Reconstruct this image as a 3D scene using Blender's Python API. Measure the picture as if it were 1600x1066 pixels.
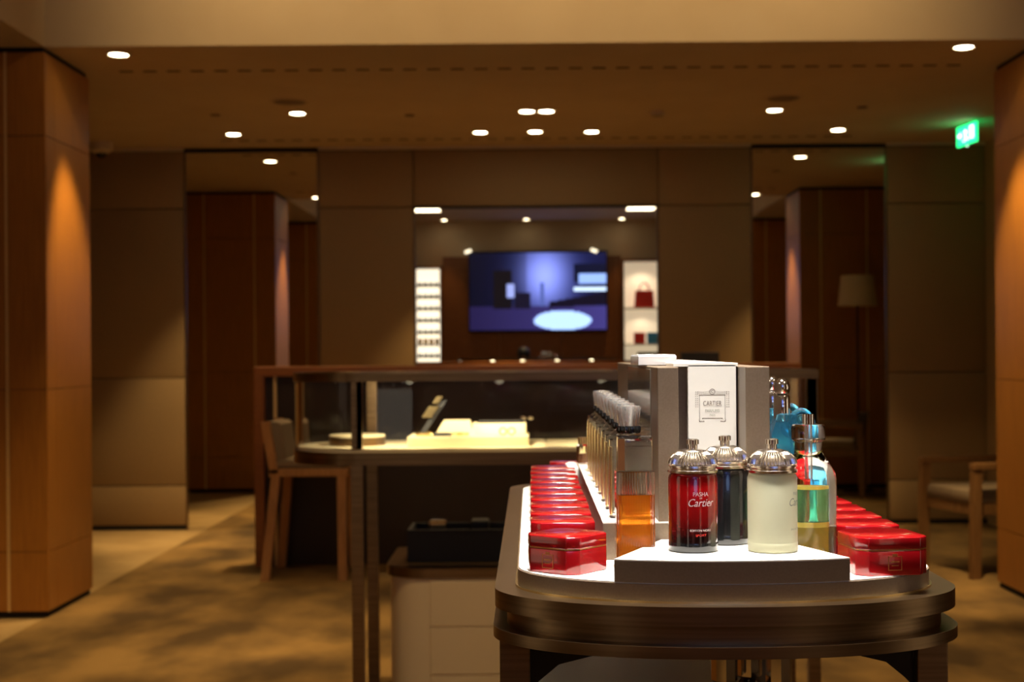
import bpy, bmesh, math, random
from mathutils import Vector, Matrix
random.seed(7)
for o in list(bpy.data.objects): bpy.data.objects.remove(o)
S = bpy.context.scene
COL = S.collection

# ---------------------------------------------------------------- camera, world, exposure
F = 2222.0; HC = 1.315; VX, VY = 830.0, 550.0; ROLL = 0.0078; D = 10.70; ZC = 2.865; ZH = 3.43
cd = bpy.data.cameras.new('camera'); cam = bpy.data.objects.new('camera', cd); COL.objects.link(cam)
cd.sensor_width = 36.0; cd.lens = 36.0 * F / 1600.0
cd.shift_x = -(VX - 800) / 1600.0; cd.shift_y = (VY - 533) / 1600.0
cd.clip_start = 0.05; cd.clip_end = 100
cd.dof.use_dof = True; cd.dof.focus_distance = 1.64; cd.dof.aperture_fstop = 8.0
cam.matrix_world = Matrix.Translation((0, 0, HC)) @ Matrix.Rotation(math.pi/2, 4, 'X') @ Matrix.Rotation(-ROLL, 4, 'Z')
S.camera = cam
w = bpy.data.worlds.new('world'); S.world = w; w.use_nodes = True
w.node_tree.nodes['Background'].inputs[0].default_value = (1.0, .72, .45, 1)
w.node_tree.nodes['Background'].inputs[1].default_value = 0.004
S.view_settings.view_transform = 'Standard'; S.view_settings.look = 'None'
S.view_settings.gamma = 1; S.view_settings.use_curve_mapping = False
S.view_settings.exposure = 0.22
WARM = (1.0, .68, .31)
DOWN_POWER = 84.0

def X(px, d): return (px - VX) * d / F

# ---------------------------------------------------------------- materials
MATS = {}
def mat(name, col, rough=.5, metal=0, trans=0, ior=1.45, emit=None, es=0, coat=0, spec=.5, alpha=1):
    m = bpy.data.materials.new(name); m.use_nodes = True
    b = m.node_tree.nodes['Principled BSDF']
    b.inputs['Base Color'].default_value = (*col, 1); b.inputs['Roughness'].default_value = rough
    b.inputs['Metallic'].default_value = metal; b.inputs['Transmission Weight'].default_value = trans
    b.inputs['IOR'].default_value = ior; b.inputs['Coat Weight'].default_value = coat
    b.inputs['Specular IOR Level'].default_value = spec
    if emit:
        b.inputs['Emission Color'].default_value = (*emit, 1); b.inputs['Emission Strength'].default_value = es
    MATS[name] = m
    return m
def noisy(m, c1, c2, scale=(1, 1, 1), ns=5, detail=4, bump=0, lo=.35, hi=.65, coord='Object', bs=None):
    nt = m.node_tree; N = nt.nodes; L = nt.links; b = N['Principled BSDF']
    tc = N.new('ShaderNodeTexCoord'); mp = N.new('ShaderNodeMapping'); mp.inputs['Scale'].default_value = scale
    no = N.new('ShaderNodeTexNoise'); no.inputs['Scale'].default_value = ns; no.inputs['Detail'].default_value = detail
    cr = N.new('ShaderNodeValToRGB'); cr.color_ramp.elements[0].position = lo; cr.color_ramp.elements[1].position = hi
    cr.color_ramp.elements[0].color = (*c1, 1); cr.color_ramp.elements[1].color = (*c2, 1)
    L.new(tc.outputs[coord], mp.inputs[0]); L.new(mp.outputs[0], no.inputs[0]); L.new(no.outputs[0], cr.inputs[0])
    L.new(cr.outputs[0], b.inputs['Base Color'])
    if bump:
        n2 = no
        if bs:
            n2 = N.new('ShaderNodeTexNoise'); n2.inputs['Scale'].default_value = bs; L.new(tc.outputs[coord], n2.inputs[0])
        bp = N.new('ShaderNodeBump'); bp.inputs['Strength'].default_value = bump; bp.inputs['Distance'].default_value = .004
        L.new(n2.outputs[0], bp.inputs['Height']); L.new(bp.outputs[0], b.inputs['Normal'])
    return m
wood = noisy(mat('wood_veneer', (.4, .17, .04), .38), (.31, .12, .017), (.41, .165, .025), (14, 14, .7), 6, 5, lo=.3, hi=.7)
dwood = noisy(mat('dark_wood', (.17, .06, .018), .35), (.15, .05, .014), (.22, .08, .022), (1, 12, 12), 6, 4, lo=.3, hi=.7)
railw = noisy(mat('rail_wood', (.26, .09, .022), .35), (.24, .08, .02), (.32, .115, .03), (1, 12, 12), 6, 4, lo=.3, hi=.7)
stoolw = noisy(mat('stool_wood', (.4, .2, .07), .4), (.36, .17, .055), (.46, .23, .08), (12, 12, 1), 6, 4)
chairw = noisy(mat('chair_wood', (.2, .1, .035), .45), (.17, .08, .026), (.23, .115, .04), (12, 12, 1), 6, 4)
fabric = noisy(mat('beige_upholstery', (.36, .26, .15), .8), (.29, .19, .085), (.335, .22, .10), (1, 1, 1), 90, 2, bump=.25)
carpet = noisy(mat('mottled_carpet', (.3, .18, .07), .95), (.07, .038, .009), (.28, .165, .048), (1, .6, 1), 2.3, 6, bump=.6, lo=.36, hi=.66, bs=160)
sidefloor = noisy(mat('pale_carpet', (.42, .29, .14), .9), (.34, .22, .085), (.43, .29, .12), (1, 1, 1), 3, 4, bump=.5, bs=160)
plaster = noisy(mat('ceiling_plaster', (.5, .39, .26), .85), (.49, .38, .25), (.52, .41, .275), (1, 1, 1), 3, 3)
trimw = mat('pale_trim', (.6, .5, .36), .6)
black = mat('black_lacquer', (.006, .005, .004), .25)
shadow_gap = mat('black_matte', (.01, .008, .006), .8)
gold = mat('brass_inlay', (.8, .58, .26), .4, .35)
bronze = noisy(mat('brushed_bronze', (.3, .2, .11), .33, 1), (.19, .122, .062), (.26, .17, .09), (.6, .6, 40), 5, 3)
brass = mat('bright_brass', (.8, .62, .3), .25, 1)
chrome = mat('chrome', (.86, .82, .78), .1, 1)
capmetal = mat('warm_silver', (.93, .85, .74), .2, 1)
mirror = mat('mirror_silver', (.72, .7, .64), .0, 1)
glass = mat('clear_glass', (1, 1, 1), .0, 0, 1, 1.45)
pane = mat('thin_pane', (.97, .98, .97), .0, 0, 1, 1.2)
acrylic = mat('clear_acrylic', (.97, .97, 1), .12, 0, .5, 1.4)
white = mat('white_lacquer', (.86, .84, .78), .45)
taupe = noisy(mat('taupe_lacquer', (.22, .17, .12), .42, .15), (.16, .115, .075), (.18, .13, .088), (1, 1, 1), 400, 2)
red = mat('red_lacquer', (.27, .003, .006), .16, coat=.6)
crest = mat('gold_print', (.5, .2, .05), .4, .6)
ink = mat('grey_ink', (.12, .09, .07), .6)
whiteink = mat('white_ink', (.95, .9, .9), .5)
greyink = mat('soft_grey_ink', (.3, .32, .26), .6)
amber = mat('amber_liquid', (1, .33, .02), .05, 0, .6, 1.35)
goldliq = mat('golden_liquid', (.99, .93, .78), .05, 0, .85, 1.33)
stopm = mat('cut_glass', (.97, .96, .92), .05, 0, .86, 1.4)
olive = mat('olive_liquid', (.8, .62, .1), .05, 0, .6, 1.35)
brown = mat('brown_label', (.16, .06, .015), .4)
blueg = mat('blue_glass', (.12, .5, .72), .06, 0, .9, 1.4)
green = mat('green_label', (.25, .7, .3), .4)
yellow = mat('yellow_label', (.9, .72, .12), .4)
frosted = mat('frosted_glass', (.74, .74, .52), .35, 0, .25, 1.4)
blackgl = mat('black_glass', (.008, .009, .01), .12, coat=.5)
cream = mat('cream_lacquer', (.8, .64, .42), .45)
padw = mat('cream_leather', (.8, .68, .42), .6)
darkbox = mat('charcoal_leather', (.02, .02, .022), .6)
cushion = mat('taupe_cushion', (.22, .16, .1), .8)
darkcush = mat('dark_cushion', (.07, .05, .035), .8)
shade = mat('lamp_shade_linen', (.6, .5, .36), .85)
lampem = mat('lamp_lens', (1, .9, .7), .5, emit=(1, .86, .6), es=22)
lampem2 = mat('panel_diffuser', (1, .9, .7), .5, emit=(1, .9, .68), es=2.5)
glow = mat('backlit_panel', (1, .95, .85), .5, emit=(1, .92, .75), es=1.5)
glow2 = mat('backlit_niche', (1, .9, .75), .5, emit=(1, .85, .62), es=.55)
exitm = mat('exit_green', (.05, .7, .25), .5, emit=(.02, 1, .25), es=2.2)
exitw = mat('exit_pictogram', (.9, 1, .9), .5, emit=(.6, 1, .7), es=3.5)
bagred = mat('red_leather', (.6, .03, .02), .4)
bagblue = mat('blue_leather', (.05, .25, .45), .5)
mustard = mat('mustard_leather', (.8, .45, .05), .5)
# red bottle: lacquer that fades from red to black towards its base
redbot = mat('red_black_glass', (.4, .01, .01), .1, coat=.7)
_n = redbot.node_tree; _tc = _n.nodes.new('ShaderNodeTexCoord'); _s = _n.nodes.new('ShaderNodeSeparateXYZ')
_c = _n.nodes.new('ShaderNodeValToRGB'); _mr = _n.nodes.new('ShaderNodeMapRange'); _mr.inputs[2].default_value = .085
_c.color_ramp.elements[0].position = .2; _c.color_ramp.elements[0].color = (.006, .002, .002, 1)
_c.color_ramp.elements[1].position = .8; _c.color_ramp.elements[1].color = (.26, .003, .004, 1)
_n.links.new(_tc.outputs['Object'], _s.inputs[0]); _n.links.new(_s.outputs[2], _mr.inputs[0]); _n.links.new(_mr.outputs[0], _c.inputs[0])
_n.links.new(_c.outputs[0], _n.nodes['Principled BSDF'].inputs['Base Color'])

# ---------------------------------------------------------------- mesh helpers
class MB:
    def __init__(s): s.b = bmesh.new()
    def box(s, x0, x1, y0, y1, z0, z1, bev=0, rot=None):
        r = bmesh.ops.create_cube(s.b, size=1); v = r['verts']
        bmesh.ops.scale(s.b, vec=(x1-x0, y1-y0, z1-z0), verts=v)
        bmesh.ops.translate(s.b, vec=((x0+x1)/2, (y0+y1)/2, (z0+z1)/2), verts=v)
        if bev:
            es = list({e for q in v for e in q.link_edges})
            bmesh.ops.bevel(s.b, geom=es, offset=bev, segments=2, profile=.5, affect='EDGES')
        return s
    def beam(s, a, b, wx, wy):
        a, b = Vector(a), Vector(b); q = []
        for p in (a, b):
            for sx, sy in ((-1, -1), (1, -1), (1, 1), (-1, 1)): q.append(s.b.verts.new((p.x+sx*wx/2, p.y+sy*wy/2, p.z)))
        for i in range(4): s.b.faces.new((q[i], q[(i+1) % 4], q[4+(i+1) % 4], q[4+i]))
        s.b.faces.new(q[3::-1]); s.b.faces.new(q[4:]); return s
    def tube(s, pts, r, n=8):
        rings = []
        pts = [Vector(p) for p in pts]
        for i, p in enumerate(pts):
            t = (pts[min(i+1, len(pts)-1)] - pts[max(i-1, 0)]).normalized()
            a = t.orthogonal().normalized() if abs(t.z) > .95 or True else t
            u = t.cross(Vector((0, 0, 1)));
            if u.length < .05: u = t.cross(Vector((0, 1, 0)))
            u.normalize(); v2 = t.cross(u)
            rings.append([s.b.verts.new(p + u*r*math.cos(2*math.pi*k/n) + v2*r*math.sin(2*math.pi*k/n)) for k in range(n)])
        for A, B in zip(rings, rings[1:]):
            for k in range(n): s.b.faces.new((A[k], A[(k+1) % n], B[(k+1) % n], B[k]))
        s.b.faces.new(rings[0]); s.b.faces.new(rings[-1][::-1]); return s
    def lathe(s, prof, n=40, c=(0, 0, 0), ribs=0, amp=0, rib_z=None, sx=1, sy=1):
        rings = []
        for r, z in prof:
            ring = []
            for k in range(n):
                a = 2*math.pi*k/n; rr = r
                if ribs and (rib_z is None or rib_z[0] <= z <= rib_z[1]): rr = r*(1+amp*math.cos(ribs*a))
                ring.append(s.b.verts.new((c[0]+rr*math.cos(a)*sx, c[1]+rr*math.sin(a)*sy, c[2]+z)))
            rings.append(ring)
        for A, B in zip(rings, rings[1:]):
            for k in range(n): s.b.faces.new((A[k], A[(k+1) % n], B[(k+1) % n], B[k]))
        s.b.faces.new(rings[0][::-1]); s.b.faces.new(rings[-1]); return s
    def prism(s, pts, z0, z1, axis='z'):
        f = {'z': lambda p, h: (p[0], p[1], h), 'y': lambda p, h: (p[0], h, p[1]), 'x': lambda p, h: (h, p[0], p[1])}[axis]
        A = [s.b.verts.new(f(p, z0)) for p in pts]; B = [s.b.verts.new(f(p, z1)) for p in pts]; n = len(pts)
        for k in range(n): s.b.faces.new((A[k], A[(k+1) % n], B[(k+1) % n], B[k]))
        s.b.faces.new(A[::-1]); s.b.faces.new(B); return s
    def ring(s, outer, inner, z0, z1):
        n = len(outer); V = [[s.b.verts.new((p[0], p[1], z)) for p in L] for L in (outer, inner) for z in (z0, z1)]
        o0, o1, i0, i1 = V
        for k in range(n):
            j = (k+1) % n
            s.b.faces.new((o0[k], o0[j], o1[j], o1[k])); s.b.faces.new((i0[j], i0[k], i1[k], i1[j]))
            s.b.faces.new((o1[k], o1[j], i1[j], i1[k])); s.b.faces.new((o0[j], o0[k], i0[k], i0[j]))
        return s
    def done(s, name, m, parent=None, smooth=None, off=None):
        bmesh.ops.recalc_face_normals(s.b, faces=s.b.faces)
        me = bpy.data.meshes.new(name)
        if off is not None: bmesh.ops.translate(s.b, vec=-Vector(off), verts=s.b.verts)
        s.b.to_mesh(me); s.b.free(); me.materials.append(m)
        if smooth:
            for p in me.polygons: p.use_smooth = True
            me.set_sharp_from_angle(angle=math.radians(smooth))
        o = bpy.data.objects.new(name, me); COL.objects.link(o)
        if parent: o.parent = parent
        return o
def struct(name, mb, m, smooth=None):
    o = mb.done(name, m, None, smooth); o['kind'] = 'structure'; return o
def thing(name, label, cat, loc=(0, 0, 0), rz=0, group=None):
    o = bpy.data.objects.new(name, None); COL.objects.link(o); o.location = loc; o.rotation_euler = (0, 0, rz)
    o.empty_display_size = .05
    o['label'] = label; o['category'] = cat
    if group: o['group'] = group
    return o
def dup(root, loc, rz=0, label=None):
    r = root.copy(); COL.objects.link(r); r.location = loc; r.rotation_euler = (0, 0, rz)
    if label: r['label'] = label
    for ch in list(root.children):
        c = ch.copy(); COL.objects.link(c); c.parent = r
        for g in ch.children:
            d = g.copy(); COL.objects.link(d); d.parent = c
    return r
def spot(name, loc, target, energy, col, angle, blend=.6, radius=.03, parent=None):
    l = bpy.data.lights.new(name, 'SPOT'); l.energy = energy; l.color = col; l.spot_size = math.radians(angle); l.spot_blend = blend
    l.shadow_soft_size = radius
    o = bpy.data.objects.new(name, l); COL.objects.link(o); o.location = loc
    dv = Vector(target) - Vector(loc); o.rotation_euler = dv.to_track_quat('-Z', 'Y').to_euler()
    if parent:
        o.parent = parent; o.location = Vector(loc) - parent.location
    return o
def text_geo(body, size, shear=0, sx=1):
    cu = bpy.data.curves.new('lettering', 'FONT'); cu.body = body; cu.size = size; cu.align_x = 'CENTER'; cu.shear = shear
    o = bpy.data.objects.new('lettering', cu); COL.objects.link(o)
    dg = bpy.context.evaluated_depsgraph_get(); me = bpy.data.meshes.new_from_object(o.evaluated_get(dg))
    V = [(v.co.x*sx, v.co.y) for v in me.vertices]; Fc = [tuple(p.vertices) for p in me.polygons]
    bpy.data.objects.remove(o); bpy.data.curves.remove(cu); bpy.data.meshes.remove(me)
    return V, Fc
def add_flat(mb, V, Fc, fn):
    vs = [mb.b.verts.new(fn(*p)) for p in V]
    for f in Fc:
        try: mb.b.faces.new([vs[i] for i in f])
        except ValueError: pass

# ---------------------------------------------------------------- the room
XL, XR, YR = -3.45, 3.42, -1.6            # side walls and the wall behind the camera
PL, PR = -2.43, 2.565                     # aisle faces of the pillars
struct('floor', MB().box(XL-.1, XR+.1, YR-.1, D+.1, -.1, -.006), sidefloor)
struct('floor_carpet', MB().box(PL-.02, XR, YR, D, -.006, 0), carpet)
c = MB()
c.box(XL-.1, XR+.1, 7.135, D+.1, ZC, ZH+.1); c.box(XL-.1, PL, YR-.1, 7.135, ZC, ZH+.1); c.box(PR, XR+.1, YR-.1, 7.135, ZC, ZH+.1)
c.box(PL, PR, YR-.1, 7.135, ZH, ZH+.1)
struct('ceiling', c, plaster)
struct('wall_left', MB().box(XL-.1, XL, YR-.1, D+.1, 0, ZC), fabric)
struct('wall_right', MB().box(XR, XR+.1, YR-.1, D+.1, 0, ZC), fabric)
wr = struct('wall_rear', MB().box(XL-.1, XR+.1, YR-.1, YR, 0, ZH), plaster)
wb = struct('wall_back', MB().box(XL-.1, XR+.1, D+.02, D+.1, 0, ZC), shadow_gap)
ML = (-2.60, -1.589); MC = (-.876, .963); MR = (1.661, 2.68)
SE = [0.03, .33, 1.14, 2.41, ZC-.025]
def wpanel(x0, x1, z0, z1):
    g = .003
    MB().box(x0+g, x1-g, D-.012, D+.02, z0+g, z1-g, bev=.007).done('panel', fabric, wb, 40)
for x0, x1 in ((XL, ML[0]), (ML[1], MC[0]), (MC[1], MR[0]), (MR[1], XR)):
    for z0, z1 in zip(SE, SE[1:]): wpanel(x0, x1, z0, z1)
wpanel(MC[0], MC[1], SE[3], SE[4]); wpanel(MC[0], MC[1], SE[0], .8)
for i, (x0, x1) in enumerate(((XL, ML[0]), (ML[1], MR[0]), (MR[1], XR))):
    struct('trim_%d' % (i+1), MB().box(x0, x1, D-.03, D, ZC-.022, ZC), trimw)
    struct('baseboard_back' if i == 0 else 'baseboard_back.%03d' % i, MB().box(x0, x1, D-.008, D+.01, 0, .03), shadow_gap)
def wall_mirror(label, x0, x1, z0, z1):
    t = thing('wall_mirror', label, 'mirror', ((x0+x1)/2, D, z0)); of = t.location
    MB().box(x0+.012, x1-.012, D-.002, D+.015, z0+.0, z1-.012).done('mirror_glass', mirror, t, off=of)
    MB().box(x0, x0+.012, D-.012, D+.015, z0, z1).done('frame_side', bronze, t, off=of)
    MB().box(x1-.012, x1, D-.012, D+.015, z0, z1).done('frame_side', bronze, t, off=of)
    MB().box(x0, x1, D-.02, D+.015, z1-.012, z1).done('frame_top', shadow_gap, t, off=of)
wall_mirror('tall floor-length wall mirror with a wooden stool standing before its inner edge', *ML, 0.001, ZC-.02)
wall_mirror('tall floor-length wall mirror reflecting a floor lamp shade', *MR, 0.001, ZC-.02)
wall_mirror('wide central wall mirror reflecting a blue video screen', *MC, .8, SE[3])

def pillar(label, x0, x1, y0, y1, aisle):
    t = thing('wood_pillar', label, 'pillar', ((x0+x1)/2, (y0+y1)/2, 0)); of = t.location
    MB().box(x0+.012, x1-.012, y0+.012, y1-.012, 0, ZC).done('core', shadow_gap, t, off=of)
    zs = [.03, .33, 1.145, 2.42, ZC-.025]
    g = .0018
    xs = sorted([x0, x1]); s1, s2 = x0+.2, x1-.2
    for z0, z1 in zip(zs, zs[1:]):
        for ya, yb in ((y0, y0+.014), (y1-.014, y1)):
            for xa, xb in ((x0, s1-.006), (s1+.006, s2-.006), (s2+.006, x1)):
                MB().box(xa, xb, ya, yb, z0+g, z1-g, bev=.0012).done('panel', wood, t, off=of)
        for xa, xb in ((x0, x0+.014), (x1-.014, x1)):
            for ya, yb in ((y0+.0145, y0+.14), (y0+.143, y1-.0145)):
                MB().box(xa, xb, ya, yb, z0+g, z1-g, bev=.0012).done('panel', wood, t, off=of)
    for sx in (s1, s2):
        for ya, yb in ((y0+.001, y0+.012), (y1-.012, y1-.001)):
            MB().box(sx-.006, sx+.006, ya, yb, .03, ZC-.025).done('inlay_strip', gold, t, off=of)
pillar('wood veneer pillar with brass inlay on the side of the bar stool', PL-.88, PL, 7.135, 7.85, 1)
pillar('wood veneer pillar in front of the wooden armchair', PR, PR+.84, 7.135, 7.85, -1)
pillar('wood veneer pillar standing nearer the entrance, bar stool side', PL-.88, PL, 3.98, 4.70, 1)
pillar('wood veneer pillar standing nearer the entrance, armchair side', PR, PR+.84, 3.98, 4.70, -1)

# ---------------------------------------------------------------- ceiling fittings
dl0 = None
def downlight(x, y, z=ZC, power=DOWN_POWER, ang=54, tgt=None, label='small round recessed downlight glowing in the brown ceiling', group='recessed ceiling downlights'):
    global dl0
    if dl0 is None:
        t = thing('downlight', label, 'downlight', (x, y, z), 0, group)
        ri = [(math.cos(a*math.pi/16)*.062, math.sin(a*math.pi/16)*.062) for a in range(32)]
        rj = [(p[0]*.8, p[1]*.8) for p in ri]
        MB().ring(ri, rj, -.008, -.0005).done('trim_ring', trimw, t, 40)
        MB().lathe([(.048, -.004), (.03, -.009), (.008, -.011)], 24).done('lens', lampem, t, 60)
        dl0 = t
    else:
        t = dup(dl0, (x, y, z)); t['label'] = label; t['group'] = group
    spot('downlight_beam', (x, y, z-.02), tgt or (x, y, 0), power, WARM, ang, .7, .04, t)
    return t
for x, y in ((-2.11, 7.31), (2.23, 7.29)): downlight(x, y, power=DOWN_POWER*1.8, tgt=((PL if x < 0 else PR), 7.66, .9), ang=48, label='recessed downlight tucked against a wood pillar', group='downlights by the pillars')
for x, y in ((-1.49, 9.14), (1.58, 9.16), (-2.08, 9.99), (2.17, 10.0), (-.016, 9.135), (.11, 9.135), (-.346, 9.99), (.04, 9.98), (.4365, 10.0)):
    downlight(x, y, power=DOWN_POWER*(.45 if abs(x) < .6 else 1.0))
for x, y in ((-1.6, 5.6), (1.7, 5.6), (-1.6, 3.0), (1.7, 3.0), (0, 5.6)):  # added lamps, unseen, to light the nearer floor and the bulkhead
    downlight(x, y, z=ZH, power=DOWN_POWER*.33, label='added unseen downlight in the raised ceiling bay', group='added raised bay downlights')
for x, y in ((-1.37, -1.25), (1.46, -1.25), (-.06, -1.25)):
    downlight(x, y, z=ZH, power=DOWN_POWER*.45, label='recessed downlight over the video screen wall', group='screen wall downlights')
for x, y in ((-1.3, 6.25), (0.05, 6.25), (1.4, 6.25)):  # added washers with no known source, only to brighten the bulkhead face
    downlight(x, y, z=ZH, power=DOWN_POWER*.42, tgt=(x, 7.135, 3.2), ang=118, label='added unseen wall-washer brightening the raised bay bulkhead', group='added raised bay washers')
for x in (-.45, .35): downlight(x, 2.7, z=ZH, power=DOWN_POWER*.75, tgt=(x, 5.1, .1), ang=42, label='added unseen tilted downlight in the raised bay before the jewellery case', group='added raised bay tilted downlights')  # added pair aimed under the case to lift the cream cabinet front
def ceiling_panel(x, y, wd, ln, e):
    t = thing('ceiling_panel_light', 'rectangular light panel in the raised ceiling bay', 'ceiling light', (x, y, ZH), 0, 'raised bay light panels')
    MB().box(-wd/2-.02, wd/2+.02, -ln/2-.02, ln/2+.02, -.012, -.0005).done('frame', trimw, t)
    MB().box(-wd/2, wd/2, -ln/2, ln/2, -.016, -.012).done('diffuser', lampem2, t)
    l = bpy.data.lights.new('panel_glow', 'AREA'); l.shape = 'RECTANGLE'; l.size = wd; l.size_y = ln; l.energy = e; l.color = (1, .82, .55)
    o = bpy.data.objects.new('panel_glow', l); COL.objects.link(o); o.parent = t; o.location = (0, 0, -.02)
for x in (-1.53, 1.63): ceiling_panel(x, .5, .4, .5, 4)
def vent(label, y, x0, x1, n):
    t = thing('ceiling_vent', label, 'vent', ((x0+x1)/2, y, ZC-.003))
    for k in range(n):
        x = x0+(x1-x0)*k/(n-1)
        MB().box(x-.036, x+.036, y-.012, y+.012, ZC-.003, ZC+.004).done('slot', shadow_gap, t, off=t.location)
vent('row of short dark air slots along the ceiling near the pillars', 7.77, -2.2, 2.32, 36)
vent('row of short dark air slots along the ceiling near the mirrors', 10.32, -2.2, 2.3, 36)
def disc(name, label, cat, x, y, r, h, m, group=None):
    t = thing(name, label, cat, (x, y, ZC), 0, group)
    MB().lathe([(r*.9, -h), (r, -h*.5), (r, 0)], 36).done('rim', m, t, 40)
    MB().lathe([(r*.8, -h-.002), (r*.82, -h+.001)], 36).done('grille', taupe, t)
for x in (-1.47, 1.56): disc('ceiling_speaker', 'round flat ceiling speaker next to a downlight', 'speaker', x, 8.72, .12, .008, plaster, 'ceiling speakers')
for x, y in ((-2.03, 9.2), (-.78, 9.27), (2.13, 9.1)): disc('ceiling_sensor', 'tiny flat round sensor on the ceiling', 'sensor', x, y, .035, .006, taupe, 'ceiling sensors')
disc('smoke_detector', 'round smoke detector protruding from the ceiling', 'detector', .83, 9.2, .05, .03, trimw)
t = thing('dome_camera', 'white dome security camera under the ceiling beside the pillar', 'camera', (-3.12, 10.35, ZC))
MB().lathe([(.05, -.08), (.085, -.06), (.085, 0)], 28).done('housing', trimw, t, 40)
MB().lathe([(.008, -.115), (.03, -.105), (.046, -.082)], 28).done('dome', black, t, 60)
# exit sign
t = thing('exit_sign', 'green glowing exit sign hanging under the ceiling by the pillar', 'sign', (3.0, 9.75, 2.715), math.radians(-84))
MB().box(-.155, .155, -.01, .01, 0, .135, bev=.003).done('lit_panel', exitm, t)
MB().box(-.02, .02, -.006, .006, .135, .15).done('hanger', trimw, t)
p = MB()
for q in ([(-.03, .09), (0, .1), (.03, .085), (.03, .075), (0, .085), (-.03, .08)], [(-.005, .085), (.012, .085), (.005, .05), (-.012, .05)],
          [(.005, .055), (.03, .035), (.045, .04), (.045, .03), (.028, .025), (-.006, .048)], [(-.01, .055), (-.02, .03), (-.045, .03), (-.045, .022), (-.013, .022), (0, .05)]):
    p.prism(q, -.0125, -.010, 'y')
p.lathe([(.009, -.0125), (.009, -.01)], 16)
p.prism([(.07, .03), (.13, .03), (.13, .115), (.07, .115)], -.012, -.010, 'y'); p.prism([(-.13, .06), (-.09, .06), (-.09, .045), (-.065, .07), (-.09, .095), (-.09, .08), (-.13, .08)], -.012, -.010, 'y')
p.done('pictogram', exitw, t)

# ---------------------------------------------------------------- the wall behind the camera (seen in the mirrors)
def rear(name, x0, x1, z0, z1, m, dep=.03): return MB().box(x0, x1, YR, YR+dep, z0, z1, bev=.002).done(name, m, wr)
for a, b in zip([-3.4, -2.0, -1.42, -.5, .5, 1.38], [-2.0, -1.86, -.5, .5, 1.38, 1.46]): rear('panel', a+.002, b-.002, .02, 2.86, dwood)
rear('panel', 2.1, 3.4, .02, 2.86, dwood)
t = thing('video_screen', 'large wall screen showing a bluish interior picture', 'screen', (.115, YR+.05, 1.66))
MB().box(-1.12, 1.12, 0, .05, -.02, 1.28, bev=.004).done('bezel', black, t)
nx, ny = 110, 62; bm = bmesh.new(); cl = bm.loops.layers.color.new('picture')
def screen_col(u, v):
    r = math.exp(-(((u-.55)/.2)**2+((v-.7)/.45)**2)); c = [.05+.45*r, .06+.5*r, .2+.75*r]
    if u < .42: c = [x*(.45+.9*u) for x in c]
    if v < .3: c = [.1+.1*u, .08+.1*u, .22+.2*u]
    if .17 < u < .31 and .28 < v < .78: c = [.05, .04, .06]
    if .27 < u < .33 and .42 < v < .6: c = [.5, .55, .8]
    if .33 < u < .45 and .28 < v < .48: c = [.06, .05, .12]
    if .52 < u < .545 and .3 < v < .62: c = [.25, .3, .55]
    if u > .76 and .62 < v < .86: c = [.04, .05, .14]
    if u > .8 and .6 < v < .72: c = [.5, .62, .9]
    if u > .76 and .5 < v < .55: c = [.75, .85, 1]
    if u > .58 and .28+.1*(u-.58) < v < .36+.3*(u-.58) and v < .5: c = [.05, .04, .1]
    e = ((u-.68)/.21)**2+((v-.12)/.125)**2
    if e < 1: c = [.62, .75, 1.0]
    elif e < 1.12: c = [.2, .2, .45]
    return c
G = [[bm.verts.new((-1.1+2.2*i/nx, .052, .01+1.24*j/ny)) for i in range(nx+1)] for j in range(ny+1)]
for j in range(ny):
    for i in range(nx):
        f = bm.faces.new((G[j][i+1], G[j][i], G[j+1][i], G[j+1][i+1])); cc = screen_col((i+.5)/nx, (j+.5)/ny)
        for l in f.loops: l[cl] = (*cc, 1)
me = bpy.data.meshes.new('screen'); bm.to_mesh(me); bm.free()
sm = mat('screen_picture', (0, 0, 0), .3); nt = sm.node_tree; at = nt.nodes.new('ShaderNodeVertexColor'); at.layer_name = 'picture'
nt.links.new(at.outputs[0], nt.nodes['Principled BSDF'].inputs['Emission Color']); nt.nodes['Principled BSDF'].inputs['Emission Strength'].default_value = 2.3
me.materials.append(sm); so = bpy.data.objects.new('screen', me); COL.objects.link(so); so.parent = t
def cabinet(label, x0, x1, z0, z1, shelves, m):
    t = thing('lit_showcase', label, 'showcase', ((x0+x1)/2, YR, z0)); of = t.location
    MB().box(x0, x1, YR, YR+.02, z0, z1).done('backlit_back', m, t, off=of)
    for xa, xb in ((x0-.03, x0), (x1, x1+.03)): MB().box(xa, xb, YR, YR+.32, z0-.03, z1+.03).done('side_panel', dwood, t, off=of)
    MB().box(x0-.03, x1+.03, YR, YR+.32, z1, z1+.04).done('top_panel', dwood, t, off=of)
    MB().box(x0-.03, x1+.03, YR, YR+.32, z0-.04, z0).done('bottom_panel', dwood, t, off=of)
    for z in shelves: MB().box(x0, x1, YR+.02, YR+.3, z-.012, z+.012).done('shelf', white, t, off=of)
for x in (-1.0, 1.02):
    t = thing('picture_light', 'small spotlight above the video screen', 'spotlight', (x, YR+.2, 2.93), 0, 'spotlights above the screen')
    MB().tube([(0, -.2, .03), (0, -.05, .03), (0, 0, .02)], .008).done('arm', chrome, t)
    MB().tube([(-.05 if x < 0 else .05, 0, -.015), (.05 if x < 0 else -.05, 0, .02)], .022, 14).done('head', lampem2, t)
shl = [1.05+.19*k for k in range(8)]
cabinet('tall backlit showcase with rows of small dark goods', -1.84, -1.45, .5, 2.66, shl, glow)
k = 0
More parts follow.
